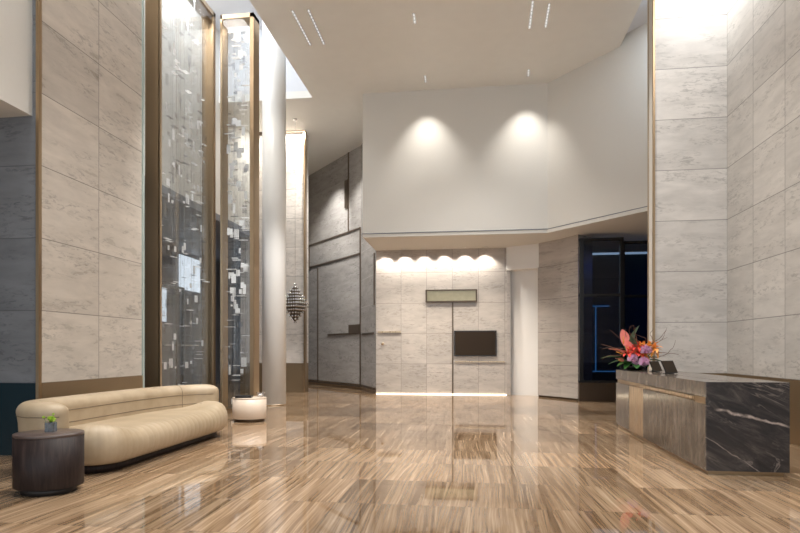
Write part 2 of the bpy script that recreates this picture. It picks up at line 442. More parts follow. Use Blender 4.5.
wall('wall_night_front', [(5.35, 12.6), (9.5, 12.6), (9.5, 12.75), (5.35, 12.75)], 0, ZR, 'dark', 'dark wall closing the night room behind the desk wall')
wall('wall_night_side', [(9.3, 12.75), (9.5, 12.75), (9.5, 21.7), (9.3, 21.7)], 0, ZR, 'dark', 'dark side wall of the night room at right')
# left stone wall and its dark end beside the seating
wall('wall_left', [(-6.12, 7.5), (-6.12, 10.0), (-6.5, 10.0), (-6.5, 7.5)], 1.03, ZL, 'st_left', 'tall travertine panel wall above the cream sofa')
struct(box((-6.5, 7.5, 0), (-6.10, 10.0, 1.03), 'baseboard_left', 'skirt'), 'bronze skirting band behind the cream sofa', 'skirting')
wall('wall_left_end', [(-14, 7.48), (-6.155, 7.48), (-6.155, 7.9), (-14, 7.9)], 1.03, ZL, 'st_leftend', 'dark polished stone wall at far left behind the bronze corner')
struct(box((-14, 7.46, 0), (-6.155, 7.9, 1.03), 'baseboard_left_end', 'skirt_blue_shade'), 'bronze skirting coloured as in blue shade at far left behind the drum table', 'skirting')
wall('wall_left_bulkhead', [(-6.24, -6), (-6.24, 7.5), (-14, 7.5), (-14, -6)], 4.82, ZL, 'plaster', 'plain white bulkhead at the upper left corner')
wall('wall_left_far', [(-14, -5), (-13.8, -5), (-13.8, 7.48), (-14, 7.48)], 0, 4.82, 'dark', 'dark side wall under the white bulkhead')
struct(box((-6.155, 7.44, 0), (-6.11, 7.5, ZL), 'trim_1', 'bronze'), 'tall bronze corner trim left of the sofa wall', 'trim')
struct(box((-6.30, 10.0, 0), (-6.10, 10.06, ZL), 'trim_2', 'greenedge'), 'pale glass edge ending the wall behind the sofa', 'trim')
# rear stone wall with soffit
wall('wall_rear', [(-3.4, 19.6), (1.02, 19.6), (1.02, 19.9), (-3.4, 19.9)], 0, 4.9, 'st_back', 'washed travertine panel wall under the white box')
BX = [(-3.4, 17.25), (2.06, 17.25), (4.3, 14.66), (9, 14.66), (9, 21), (-3.4, 21)]
wall('wall_box', BX, 4.9, ZR, 'plaster', 'large white plaster box hanging over the rear passage')
struct(MB().prism([(-3.42, 17.23), (2.07, 17.23), (4.32, 14.63), (4.34, 14.66), (2.08, 17.27), (-3.42, 17.27)], 5.0, 5.02).build('shadow_gap_strip', 'greywall'),
       'thin grey strip standing in for the shadow gap along the lower edge of the white box', 'trim')  # solid grey strip drawn for the shade of a narrow gap
# slanted wall at left rear
wall('wall_slanted', [(-8.6, 26.45), (-4.33, 21.6), (-4.1, 21.8), (-8.4, 26.7)], .2, ZC, 'st_slant', 'grey travertine wall slanting away at left rear')
wall('wall_slanted_end', [(-4.33, 21.6), (-3.4, 19.6), (-3.2, 19.7), (-4.1, 21.8)], .2, ZC, 'st_slant2', 'narrow grey stone wall beside the washed rear wall')
wall('baseboard_slanted', [(-8.6, 26.5), (-4.3, 21.65), (-3.4, 19.66), (-3.2, 19.7), (-4.1, 21.8), (-8.4, 26.7)], 0, .2, 'bronze_lite', 'low pale skirting under the slanted wall', 'skirting')
# white return wall and stone cladding right of the rear wall
wall('wall_return', [(1.02, 19.55), (1.14, 19.55), (1.14, 19.7), (1.02, 19.7)], 0, 4.9, 'st_colA', 'narrow stone jamb right of the rear wall')
wall('wall_return_white', [(1.14, 19.8), (2.3, 19.2), (2.4, 19.9), (1.14, 20.1)], 0, 4.2, 'white', 'plain white wall in the passage right of the rear wall')
wall('wall_lintel', [(1.0, 19.45), (2.1, 18.86), (2.3, 19.9), (1.0, 20.1)], 4.13, 4.9, 'white', 'white lintel over the narrow passage')
o = MB().prism([(1.96, 18.95), (2.58, 18.24), (2.98, 17.62), (3.5, 18.2), (2.6, 19.6)], .06, 4.9).build('wall_pillar', 'st_colA')
struct(o, 'angled travertine clad pillar left of the dark windows', 'wall')
struct(MB().prism([(1.98, 18.97), (2.59, 18.27), (2.98, 17.68), (3.4, 18.2), (2.6, 19.5)], 0, .06).build('baseboard_pillar', 'bronze_dark'), 'thin dark base under the angled pillar', 'skirting')
# pier at left
wall('wall_pier', [(-8.4, 19.95), (-6.02, 19.95), (-6.02, 20.4), (-8.4, 20.4)], 1.03, ZC, 'st_pier', 'bright narrow stone pier behind the white column')
struct(box((-8.4, 19.93, 0), (-6.02, 20.4, 1.03), 'baseboard_pier', 'skirt'), 'tall bronze skirting below the bright pier', 'skirting')
struct(box((-6.02, 19.8, 0), (-5.96, 20.0, ZC - .02), 'trim_4', 'bronze'), 'slim bronze trim on the edge of the bright pier', 'trim')
struct(box((-8.4, 19.8, ZC - .07), (-6.02, 19.95, ZC), 'trim_5', 'bronze_dark'), 'short dark trim above the bright pier', 'trim')
# right stone walls
wall('wall_right_rear', [(3.61, 12.4), (5.0, 12.4), (5.0, 12.75), (3.61, 12.75)], 1.03, ZR, 'st_rback', 'travertine wall facing the room behind the reception desk')
wall('wall_right', [(5.0, -1.0), (5.35, -1.0), (5.35, 12.75), (5.0, 12.75)], 1.03, ZR, 'st_rside', 'tall travertine wall along the right side of the desk')
struct(box((3.61, 12.4, 0), (5.0, 12.75, 1.03), 'baseboard_rear_right', 'skirt'), 'bronze skirting hidden behind the reception desk', 'skirting')
struct(box((5.0, -1.0, 0), (5.35, 12.75, 1.03), 'baseboard_right', 'skirt'), 'bronze skirting along the right wall beyond the desk', 'skirting')
struct(box((3.57, 12.66, 0), (3.61, 12.75, ZR), 'trim_6', 'bronze_lite'), 'outer bronze corner strip beside the flowers', 'trim')
struct(box((3.575, 12.42, 0), (3.61, 12.66, ZR), 'trim_7', 'plaster'), 'pale strip between two bronze corner trims', 'trim')
struct(box((3.57, 12.36, 0), (3.61, 12.42, ZR), 'trim_8', 'bronze'), 'inner bronze corner strip beside the travertine', 'trim')

# beyond the glass cases: outer bulkhead, soffit and dark facade
wall('wall_outer_bulkhead', [(-8.0, 7.95), (-8.0, 27), (-8.3, 27), (-8.3, 7.95)], 5.75, ZL, 'plaster', 'pale upper wall seen through the glass cases')
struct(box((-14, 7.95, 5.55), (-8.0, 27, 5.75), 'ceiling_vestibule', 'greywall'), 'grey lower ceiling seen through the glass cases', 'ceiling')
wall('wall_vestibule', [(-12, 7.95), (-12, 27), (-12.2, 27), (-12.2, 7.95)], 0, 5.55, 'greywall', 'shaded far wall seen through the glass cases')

# windows at right rear


def window(name, x0, x1, y, z1, label, mull=()):
    w = empty(name, (x0, y, 0)); w['kind'] = 'structure'; w['label'] = label; w['category'] = 'window'
    def b(a, c, nm, mt): MB().box(a, c).build(nm, mt, w, loc=None).location = (-x0, -y, 0)
    m = MB(); t = .06
    m.box((x0, y - .06, .55), (x0 + .12, y + .06, z1)); m.box((x1 - .1, y - .06, .55), (x1, y + .06, z1))
    m.box((x0, y - .05, z1 - .08), (x1, y + .06, z1)); m.box((x0, y - .05, .55), (x1, y + .06, .62))
    m.box((x0, y - .05, 3.05), (x1, y + .06, 3.13))
    o = m.build('window_frame', 'black', w); o.location = (-x0, -y, 0)
    b((x0 + .12, y - .01, .62), (x1 - .1, y + .01, 3.05), 'window_pane', 'darkglass')
    b((x0 + .12, y - .01, 3.13), (x1 - .1, y + .01, z1 - .08), 'window_pane', 'darkglass')
    b((x0, y - .03, .0), (x1, y + .12, .55), 'window_sill', 'bronze_dark')
    return w


window('window_1', 2.98, 4.22, 17.45, 4.75, 'tall dark window between the angled pillar and a mullion')
window('window_2', 4.24, 6.6, 17.9, 4.72, 'dark window behind the flower arrangement')
wall('wall_night_room', [(2.6, 21.5), (9.5, 21.5), (9.5, 21.7), (2.6, 21.7)], 0, 4.9, 'dark', 'dark wall seen through the night windows')
for i, (a, b, lab) in enumerate((((3.7, 21.44, 3.05), (4.7, 21.5, 3.085), 'thin blue horizontal light line high behind the dark window'),
                                 ((4.23, 21.44, .75), (4.26, 21.5, 3.05), 'thin blue vertical light line behind the dark window'),
                                 ((3.7, 21.44, .72), (5.5, 21.5, .755), 'thin blue light line low behind the dark window'))):
    tag(box(a, b, 'light_strip', 'blue'), lab, 'light strip')
area('night_blue_fill', (8.2, 20.0, 4.8), (1.8, 1.5), 60, (.12, .28, 1), (0, 0, 0))  # blue fill added out of view to tint the night room

# ------------------------------------------------------------------ white column
col_ = MB().lathe((-5.48, 15.3, 0), [(.325, 0), (.325, .03)], 48, True).build('column_base', 'bronze_lite', None)
cE = empty('round_column', (-5.48, 15.3, 0)); tag(cE, 'tall smooth white round column between the glass cases and the stone pier', 'column')
col_.parent = cE; col_.location = (5.48, -15.3, 0)
c2 = MB().lathe((0, 0, 0), [(.32, .03), (.32, ZL)], 64, True).build('column_shaft', 'column', cE)

# ------------------------------------------------------------------ inlays on the slanted wall
A = Vector((-4.33, 21.6, 0)); dS = Vector((dsl[0], dsl[1], 0)); nS = Vector((dsl[1], -dsl[0], 0))
if nS.y > 0: nS = -nS


def pix(x, y, p0, d):   # photo point on a vertical plane through p0 with plan direction d -> (distance along d, height)
    a = (x - 400) / 580; r = Vector((math.cos(YAW) * a - math.sin(YAW), math.sin(YAW) * a + math.cos(YAW)))
    den = r.x * -d.y + r.y * d.x; k = (p0.x * -d.y + p0.y * d.x) / den
    P = Vector((r.x * k, r.y * k, 0)); return (P - Vector((p0.x, p0.y, 0))).dot(d), CAMZ + (350 - y) / 580 * k


inl = empty('wall_inlay', A); tag(inl, 'dark bronze line pattern set into the slanted grey wall', 'wall decoration')


def strip(nm, u0, z0, u1, z1, p0, d, n, w=.045, mat='inlay', thick=.03):
    v = []
    if abs(u1 - u0) > abs(z1 - z0): z0, z1 = (z0 + z1) / 2 - w, (z0 + z1) / 2 + w
    else: u0, u1 = (u0 + u1) / 2 - w, (u0 + u1) / 2 + w
    for u, z, t in ((u0, z0, -.01), (u1, z0, -.01), (u1, z1, -.01), (u0, z1, -.01), (u0, z0, thick), (u1, z0, thick), (u1, z1, thick), (u0, z1, thick)):
        v.append(Vector((p0.x, p0.y, 0)) + d * u + n * t + Vector((0, 0, z)) - A)
    return MB().add(v, [(0, 3, 2, 1), (4, 5, 6, 7), (0, 1, 5, 4), (1, 2, 6, 5), (2, 3, 7, 6), (3, 0, 4, 7)]).build(nm, mat, inl)


def inlay_px(x0, y0, x1, y1, nm='inlay_line', w=.03, box_=False):
    u0, z0 = pix(x0, y0, A, dS); u1, z1 = pix(x1, y1, A, dS)
    if box_:
        zc = (z0 + z1) / 2; return strip(nm, u0, zc, u1, zc, A, dS, nS, abs(z1 - z0) / 2, 'inlay', .05)
    return strip(nm, u0, z0, u1, z1, A, dS, nS, w)


inlay_px(307, 246, 361, 228.5); inlay_px(309.5, 268, 361, 253); inlay_px(309.5, 246, 309.5, 268)
inlay_px(348.7, 151, 348.7, 232); inlay_px(318, 268, 318, 381); inlay_px(360.5, 228, 360.5, 387); inlay_px(328, 334, 361, 334)
inlay_px(307, 380.5, 361, 387)
inlay_px(345.5, 181, 348.7, 207, 'inlay_plate', box_=True); inlay_px(349.5, 325, 359.8, 333, 'inlay_plate', box_=True); inlay_px(307.3, 261, 309.5, 270, 'inlay_plate', box_=True)
B = Vector((-3.4, 19.6, 0)); d2 = Vector((dsl2[0], dsl2[1], 0)); n2_ = Vector((dsl2[1], -dsl2[0], 0))
if n2_.x > 0: n2_ = -n2_


def inlay2(x0, y0, x1, y1):
    u0, z0 = pix(x0, y0, B, d2); u1, z1 = pix(x1, y1, B, d2); strip('inlay_line', u0, z0, u1, z1, B, d2, n2_, .03)


inlay2(374.5, 253, 374.5, 305); inlay2(362, 334, 374, 333.5); inlay2(362, 387, 374.5, 388)

# ------------------------------------------------------------------ rear wall fittings
nz = empty('wall_niche', (-1.13, 19.6, 3.0)); tag(nz, 'wide shallow metal-lined niche set in the rear stone wall', 'niche')
def nb_(a, b, nm, mt):
    o = box(a, b, nm, mt, nz); o.location = (1.13, -19.6, -3.0)
x0, x1, z0, z1 = -1.685, .04, 3.13, 3.53
nb_((x0, 19.50, z1 - .035), (x1, 19.6, z1), 'niche_frame', 'bronze_dark'); nb_((x0, 19.47, z0 - .02), (x1, 19.6, z0 + .02), 'niche_sill', 'bronze_dark')
nb_((x0, 19.50, z0 + .02), (x0 + .05, 19.6, z1 - .035), 'niche_jamb', 'bronze_dark'); nb_((x1 - .05, 19.50, z0 + .02), (x1, 19.6, z1 - .035), 'niche_jamb', 'bronze_dark')
nb_((x0 + .05, 19.57, z0 + .02), (x1 - .05, 19.6, z1 - .035), 'niche_panel', 'nickel')
dr = empty('door_1', (-1.6, 19.6, 0)); struct(dr, 'flush stone double door with a dark centre gap', 'door')
o = box((-.80, 19.57, .02), (-.755, 19.6, 3.1), 'door_gap', 'inlay', dr); o.location = (1.6, -19.6, 0)
dr2 = empty('door_2', (-3.38, 19.6, 0)); struct(dr2, 'small flush stone door with brass knob at left of the rear wall', 'door')
o = box((-3.33, 19.54, 2.085), (-2.53, 19.6, 2.14), 'door_head', 'bronze_lite', dr2); o.location = (3.38, -19.6, 0)
o = MB().tube([(0, 0, 0), (0, -.05, 0), (0, -.06, 0)], [.02, .02, .05], 14).tube([(0, -.06, 0), (0, -.09, 0)], [.05, .04], 14).build('door_knob', 'bronze_lite', dr2); o.location = (.22, 0, 1.71)
tv = empty('television', (-.0, 19.55, 1.72)); tag(tv, 'black flat television screen on the rear stone wall', 'television')
box((-.73, -.02, -.43), (.68, .05, .43), 'bezel', 'black', tv, .008); box((-.70, -.024, -.40), (.65, -.02, .40), 'display', 'tv', tv)
o = tag(box((-.70, 19.555, 1.09), (.95, 19.6, 1.13), 'wall_ledge', 'bronze_lite'), 'thin pale ledge line under the television', 'ledge')
tag(box((-3.38, 19.56, .0), (1.0, 19.6, .02), 'floor_light', 'warmstrip'), 'warm light strip along the foot of the rear wall', 'light strip')
# downlight fittings under the soffit
dl = empty('downlight', (SIX[0], 19.33, 4.9)); tag(dl, 'small round recessed downlight above the rear stone wall', 'downlight', 'row of six downlights over the rear wall')
MB().lathe((0, 0, 0), [(.055, -.012), (.055, 0), (.04, 0), (.04, -.012)], 20).build('trim_ring', 'white', dl)
MB().lathe((0, 0, 0), [(.035, -.006), (.035, 0)], 16).build('lens', 'lamp', dl)
dl['label'] = 'small round recessed downlight at the left end of the rear wall row'
for x, lab in zip(SIX[1:], ('second downlight from the left over the rear stone wall', 'third downlight from the left, just left of the niche edge', 'fourth downlight from the left, above the middle of the niche',
                            'fifth downlight from the left, above the right end of the niche', 'rightmost downlight over the rear wall, beside the white lintel')):
    c = copy_tree(dl); c.location = (x, 19.33, 4.9); c['label'] = lab

# ------------------------------------------------------------------ ceiling slot lights
def cpt(x, y):
    D = 580 * (ZC - CAMZ) / (350 - y); a = (x - 400) / 580
    return Vector((a * D * math.cos(YAW) - D * math.sin(YAW), a * D * math.sin(YAW) + D * math.cos(YAW), ZC))


def slot(p0, p1, label, group, n, first=None):
    c = (p0 + p1) / 2; L = (p1 - p0).length; d = (p1 - p0).normalized()
    e = empty('ceiling_light', c); e.rotation_euler = (0, 0, math.atan2(d.y, d.x)); tag(e, label, 'ceiling light', group)
    m = MB(); w = .03
    m.box((-L / 2, -w, -.012), (L / 2, -w + .006, 0)); m.box((-L / 2, w - .006, -.012), (L / 2, w, 0))
    m.box((-L / 2, -w, -.012), (-L / 2 + .006, w, 0)); m.box((L / 2 - .006, -w, -.012), (L / 2, w, 0))
    m.build('slot_frame', 'steel', e); MB().box((-L / 2 + .006, -w + .006, -.004), (L / 2 - .006, w - .006, 0)).build('slot_back', 'steel', e)
    for i in range(n):
        x = -L / 2 + L * (i + .5) / n; q = L / n * .28
        MB().box((x - q, -.014, -.016), (x + q, .014, -.004)).build('lamp_cell', 'cell', e)
    return e


for a, b, lab, n in (((292, 10), (310.5, 45), 'long linear slot light at left of the ceiling, outer of a pair', 12), ((308, 9), (324, 44), 'long linear slot light at left of the ceiling, inner of a pair', 12),
                     ((533, 0), (529.5, 28), 'long linear slot light at right of the ceiling, inner of a pair', 8), ((549.5, 3), (545.5, 27), 'long linear slot light at right of the ceiling, outer of a pair', 8),
                     ((413.6, 13), (415, 23), 'short slot light alone in the middle of the ceiling', 3), ((425, 75.5), (425.6, 82), 'short slot light near the left wall wash', 3), ((528.7, 69), (528.2, 76), 'short slot light near the right wall wash', 3)):
    slot(cpt(*a), cpt(*b), lab, None, n)

# ------------------------------------------------------------------ glass cases
def glass_case(org, ax, wid, H, dep, label, n_tiles, seed, jw=.11):
    """org = near lower corner of the front, ax = 'y' or 'x' running direction; depth goes behind"""
    e = empty('glass_case', org); tag(e, label, 'glass case')
    if ax == 'y': e.rotation_euler = (0, 0, PI / 2)     # local x runs along world y, local +y = world -x
    def b(a, c, nm, mt, bev=0): return box(a, c, nm, mt, e, bev)
    # local: x 0..wid, y 0 (front) .. dep (behind), z
    b((0, 0, 0), (.035, dep, H), 'jamb', 'bronze'); b((wid - .035, 0, 0), (wid, dep, H), 'jamb', 'bronze')
    b((0, -.02, 0), (jw * .5, .02, H), 'front_trim', 'bronze_lite'); b((wid - jw, -.02, 0), (wid, .02, H), 'front_trim', 'bronze')
    b((0, -.02, H - .1), (wid, dep, H), 'head', 'bronze_lite'); b((0, -.02, 0), (wid, dep, .12), 'sill', 'bronze')
    b((jw * .5, .0, .12), (wid - jw, .012, H - .1), 'front_pane', 'glass')
    b((.035, dep - .03, .12), (wid - .035, dep - .018, H - .1), 'rear_pane', 'glass')
    R = random.Random(seed); nw = 14
    m = MB()
    for i in range(nw):
        x = .08 + (wid - .2) * (i + .5) / nw + R.uniform(-.02, .02); y = R.choice([.09, .15, .21]) * dep / .26
        m.box((x - .002, y - .002, .12), (x + .002, y + .002, H - .1))
    w = m.build('hanging_wires', 'steel', e); w['kind'] = 'stuff'
    rest = {'tilewhite': MB(), 'tileclear': MB(), 'tilesmoke': MB()}
    for k in range(n_tiles):
        mt = 'tilewhite' if R.random() < .5 else ('tileclear' if R.random() < .6 else 'tilesmoke')
        horiz = R.random() < .42
        x = R.uniform(.14, wid - .24); z = R.uniform(.25, H - .25); y = R.uniform(.05, dep - .06)
        if k < 96:
            bx = (R.uniform(.035, .07), .004, R.uniform(.05, .12)) if not horiz else (R.uniform(.06, .12), .045, .004)
            if horiz: y = R.uniform(.07, dep - .09)
            MB().box((x - bx[0], y - bx[1], z - bx[2]), (x + bx[0], y + bx[1], z + bx[2])).build('glass_tile', mt, e)
        else:
            bx = (R.uniform(.02, .05), .003, R.uniform(.015, .12)) if not horiz else (R.uniform(.04, .12), .03, .003)
            if horiz: y = R.uniform(.07, dep - .09)
            rest[mt].box((x - bx[0], y - bx[1], z - bx[2]), (x + bx[0], y + bx[1], z + bx[2]))
    for mt, mb in rest.items():
        if mb.v: o = mb.build('small_glass_tiles', mt, e); o['kind'] = 'stuff'
    return e


glass_case((-6.13, 10.62, 0), 'y', 2.42, 9.45, .30, 'wide bronze-framed glass case of hanging glass tiles behind the sofa', 300, 3)
glass_case((-5.98, 13.03, 0), 'x', .82, 9.4, .34, 'narrow bronze-framed glass case of hanging tiles beside the white column', 200, 5, .09)
area('case_light', (-6.28, 11.8, 9.3), (.2, 2.0), 100, (1, .97, .94), (0, 0, 0), PI * .6)
area('case_light', (-5.57, 13.2, 9.25), (.6, .2), 45, (1, .93, .84), (0, 0, 0), PI * .6)
# lit room beyond the cases
area('vestibule_light', (-10, 12, 5.5), (2.5, 6), 90, (.8, .88, 1))
for i, (y, z, w, h, lab) in enumerate(((22.2, 4.0, 1.8, 1.4, 'large bright window pane seen through the wide glass case'), (13.9, 1.6, .6, 1.6, 'small lit pane low behind the glass case'), (20.3, 2.6, .9, 1.3, 'bright far pane seen behind the narrow case'))):
    tag(box((-11.98, y, z), (-11.94, y + w, z + h), 'lit_pane', 'lit'), lab, 'lit window')
de = empty('entrance_door', (-7.0, 12.0, 0)); tag(de, 'dark framed glass door with long pull handle behind the glass case', 'glass door')
def dbx(a, b, nm, mt): return box(a, b, nm, mt, de)
dbx((-.03, -1.2, 0), (.03, -1.14, 3.0), 'door_frame', 'black'); dbx((-.03, 1.14, 0), (.03, 1.2, 3.0), 'door_frame', 'black'); dbx((-.03, -1.14, 2.92), (.03, 1.14, 3.0), 'door_head', 'black')
dbx((-.008, -1.14, .02), (.008, 1.14, 2.92), 'door_pane', 'glass')
MB().tube([(.07, .75, .4), (.07, .75, 1.75)], .018, 10).build('pull_handle', 'black', de); dbx((.0, .3, 1.60), (.05, 1.9, 1.63), 'push_bar', 'steel')

# ------------------------------------------------------------------ pendant
px, py = -6.02, 18.85
pe = empty('crystal_pendant', (px, py, 0)); tag(pe, 'diamond-shaped beaded pendant hanging right of the white column', 'pendant lamp')
zt, zm, zb = 3.72, 3.02, 2.41; RR = .47
rot = math.radians(22)
def dia(z):
    return RR * (zt - z) / (zt - zm) if z > zm else RR * (z - zb) / (zm - zb)
pts4 = lambda r: [(r * math.cos(rot + PI / 2 * k), r * math.sin(rot + PI / 2 * k)) for k in range(4)]
m = MB(); core = [[(x, y, z) for x, y in pts4(max(.01, dia(z) * .82))] for z in (zt - .08, zm, zb + .05)]
m.rings(core, False).build('core', 'bronze_dark', pe)
MB().tube([(0, 0, zt - .05), (0, 0, ZC)], .006, 6).build('suspension_wire', 'steel', pe)
MB().lathe((0, 0, 0), [(.07, ZC - .03), (.07, ZC)], 20).build('ceiling_rose', 'steel', pe)
bead = MB().ball((0, 0, 0), .038, 8).build('bead', 'steel', pe); bm0 = bead.data
rows = []; nr = 13; cnt = 0; extra = []; pos = []
for i in range(nr):
    z = zt - .02 - (zt - zb - .04) * i / (nr - 1); r = dia(z); c4 = pts4(max(r, .001)); nper = max(1, round(r / .075))
    for k in range(4):
        a, b = c4[k], c4[(k + 1) % 4]
        for j in range(nper):
            t = j / nper; pos.append((a[0] + (b[0] - a[0]) * t, a[1] + (b[1] - a[1]) * t, z))
pos.sort(key=lambda p: p[1])
bead.location = pos[0]
for p in pos[1:100]:
    c = bead.copy(); COL.objects.link(c); c.parent = pe; c.location = p
m = MB()
for p in pos[100:]: m.ball(p, .038, 6)
o = m.build('rear_beads', 'steel', pe); o['kind'] = 'stuff'

# ------------------------------------------------------------------ sofa
def smooth(t): t = max(0, min(1, t)); return t * t * (3 - 2 * t)


def superloop(x0, x1, y0, y1, r, n=160):
    """rounded rectangle loop, evenly sampled by arclength"""
    pts = []
    cs = [(x1 - r, y0 + r, -PI / 2), (x1 - r, y1 - r, 0), (x0 + r, y1 - r, PI / 2), (x0 + r, y0 + r, PI)]
    dense = []
    for cx, cy, a0 in cs:
        for k in range(25): a = a0 + PI / 2 * k / 24; dense.append(Vector((cx + r * math.cos(a), cy + r * math.sin(a))))
    dense.append(dense[0]); L = [0]
    for a, b in zip(dense, dense[1:]): L.append(L[-1] + (b - a).length)
    tot = L[-1]; j = 0
    for i in range(n):
        s = tot * i / n
        while L[j + 1] < s: j += 1
        t = (s - L[j]) / max(1e-9, L[j + 1] - L[j]); p = dense[j].lerp(dense[j + 1], t); pts.append((p, s))
    return pts, tot


M['seam'] = plain('leather_seam', (.20, .15, .095), .5)
sf = empty('curved_sofa', (-4.95, 8.0, 0)); tag(sf, 'long cream leather sofa with rounded wraparound back along the left wall', 'sofa')
OX, OY = 4.95, -8.0
SY0, SY1 = 6.28, 9.92
# seat
N = 420; loop, tot = superloop(-5.52, -4.27, SY0, SY1, .42, N)
cen = Vector((-4.81, (SY0 + SY1) / 2))
rings = []
prof = [(.10, .16), (.11, .10), (.15, .045), (.22, .01), (.30, 0), (.37, .012), (.43, .05), (.47, .10), (.492, .17), (.50, .26), (.50, .36), (.50, .46)]
for z, ins in prof:
    ring = []
    for p, s in loop:
        # inward normal approximated on the rounded rectangle
        q = Vector((max(-5.52 + .42, min(-4.27 - .42, p.x)), max(SY0 + .42, min(SY1 - .42, p.y))))
        nrm = (p - q).normalized() if (p - q).length > 1e-6 else Vector((1, 0))
        ch = abs(math.sin(PI * s / .125)); groove = .006 * (1 - min(1, ch * 2.2)) if z > .14 else 0
        g = groove * (1 - smooth((ins - .12) / .12))
        pp = p - nrm * (ins + g)
        e = max(smooth((SY0 + .75 - pp.y) / .6), smooth((pp.y - (SY1 - .85)) / .6))
        frontness = smooth((pp.x + 5.1) / .45)
        zz = z + (z / .5) ** 2 * .11 * e * frontness
        ring.append((pp.x + OX, pp.y + OY, zz - g * .5))
    rings.append(ring)
m = MB(); m.rings(rings); seat = m.build('seat', 'leather', sf)
# backrest: swept rounded section round the rear
path = [(-4.82, 6.36), (-5.02, 6.30), (-5.22, 6.33), (-5.37, 6.48), (-5.43, 6.75), (-5.43, 7.3), (-5.42, 7.9), (-5.39, 8.5), (-5.33, 9.0), (-5.22, 9.45), (-5.02, 9.78), (-4.82, 9.92), (-4.62, 9.98)]


def catmull(P, n):
    P = [Vector(p) for p in P]; P = [P[0] * 2 - P[1]] + P + [P[-1] * 2 - P[-2]]; out = []
    for i in range(1, len(P) - 2):
        for k in range(n):
            t = k / n; a, b, c, d = P[i - 1:i + 3]
            out.append(.5 * ((2 * b) + (c - a) * t + (2 * a - 5 * b + 4 * c - d) * t * t + (3 * b - a - 3 * c + d) * t ** 3))
    out.append(P[-2]); return out


C = catmull(path, 12); Ls = [0]
for a, b in zip(C, C[1:]): Ls.append(Ls[-1] + (b - a).length)
TL = Ls[-1]; rings = []; K = 56
for i, c in enumerate(C):
    t = (C[min(i + 1, len(C) - 1)] - C[max(i - 1, 0)]).normalized(); nr_ = Vector((t.y, -t.x))  # toward the room
    if nr_.dot(Vector((-4.6, 8.1)) - c) < 0: nr_ = -nr_
    endd = min(Ls[i], TL - Ls[i]); k = math.sqrt(max(0.003, 1 - (1 - min(1, endd / .26)) ** 2))
    ht = .88; zb0 = .10; hw = .155 * k
    zc = (ht + zb0) / 2; hz = (ht - zb0) / 2 * (.72 + .28 * k)
    ring = []
    for j in range(K):
        a = 2 * PI * j / K; ca, sa = math.cos(a), math.sin(a)
        x = math.copysign(abs(ca) ** .62, ca); z = math.copysign(abs(sa) ** .5, sa)
        zz = zc + hz * z
        # upper roll bulges; seams pinch the inner and outer face
        bul = 1.0 + .20 * math.exp(-((zz - .79) / .10) ** 2)
        for sz in (.70, .56): bul -= .075 * math.exp(-((zz - sz) / .012) ** 2)
        lean = -.05 * (zz - .4)
        off = hw * x * bul + lean
        p = c + nr_ * off; ring.append((p.x + OX, p.y + OY, zz))
    rings.append(ring)
MB().rings(rings).build('backrest', 'leather', sf)
# vertical seam welt near the far end
m = MB()
for ii in (len(C) - 34,):
    c = C[ii]; t = (C[ii + 1] - C[ii - 1]).normalized(); nr_ = Vector((t.y, -t.x))
    if nr_.dot(Vector((-4.6, 8.1)) - c) < 0: nr_ = -nr_
    r0 = rings[ii]; m.tube([Vector(r0[j % K]) for j in range(-8, 17)], .005, 6)
m.build('seam_welt', 'seam', sf)
for h, q0 in ((.715, -K // 4), (.555, -K // 4), (.715, K // 4)):
    pts = []
    for rg in rings[4:-4]:
        # room-facing half of the ring (first quarter indices); pick the point at this height
        best = min(((abs(rg[j % K][2] - h), j % K) for j in range(q0, q0 + K // 2)), key=lambda q: q[0])[1]
        p = Vector(rg[best]); p2 = Vector(rg[(best + 1) % K] if (rg[(best + 1) % K][2] - h) * (p.z - h) < 0 else rg[best - 1])
        if abs(p2.z - p.z) > 1e-6:
            t = (h - p.z) / (p2.z - p.z)
            if 0 <= t <= 1: p = p.lerp(p2, t)
        pts.append((p.x, p.y, h))
    MB().tube(pts, .007, 6).build('seam_welt', 'seam', sf)
loop2, _ = superloop(-5.25, -4.45, 6.45, 9.78, .3, 60)
MB().prism([(p.x + OX, p.y + OY) for p, s in loop2], 0, .11, True).build('plinth', 'wood', sf)

# ------------------------------------------------------------------ side tables
def drum(name, c, r, sq, h, mat, topmat, label, plm, rot_=0, ins=.07, ph=.07):
    e = empty(name, (c[0], c[1], 0)); e.rotation_euler = (0, 0, rot_); tag(e, label, 'side table')
    def ring(rr, z, n=72): return [((rr) * math.cos(2 * PI * i / n), (rr) * sq * math.sin(2 * PI * i / n), z) for i in range(n)]
    MB().rings([ring(r - ins, 0), ring(r - ins, ph)]).build('plinth', plm, e)
    m = MB(); m.rings([ring(r - .006, ph), ring(r, ph + .006), ring(r, h - .03)]).build('body', mat, e)
    MB().rings([ring(r - .004, h - .03), ring(r, h - .026), ring(r, h - .005), ring(r - .005, h)]).build('tabletop', topmat, e)
    return e


M['woodtop'] = plain('dark_oak_top', (.085, .060, .052), .3, var=.3, bscale=9)
M['cream'] = plain('cream_lacquer', (.66, .54, .43), .3, var=.02)
M['blackplinth'] = plain('dark_plinth', (.02, .015, .013), .5)
drum('drum_table', (-4.50, 5.63), .338, .92, .625, 'wood', 'woodtop', 'dark oak oval drum side table in front of the sofa end', 'blackplinth', .05)
drum('oval_table', (-4.75, 11.75), .355, .85, .50, 'cream', 'cream', 'cream oval drum table between the sofa and the white column', 'bronze_dark', .1, .04, .06)
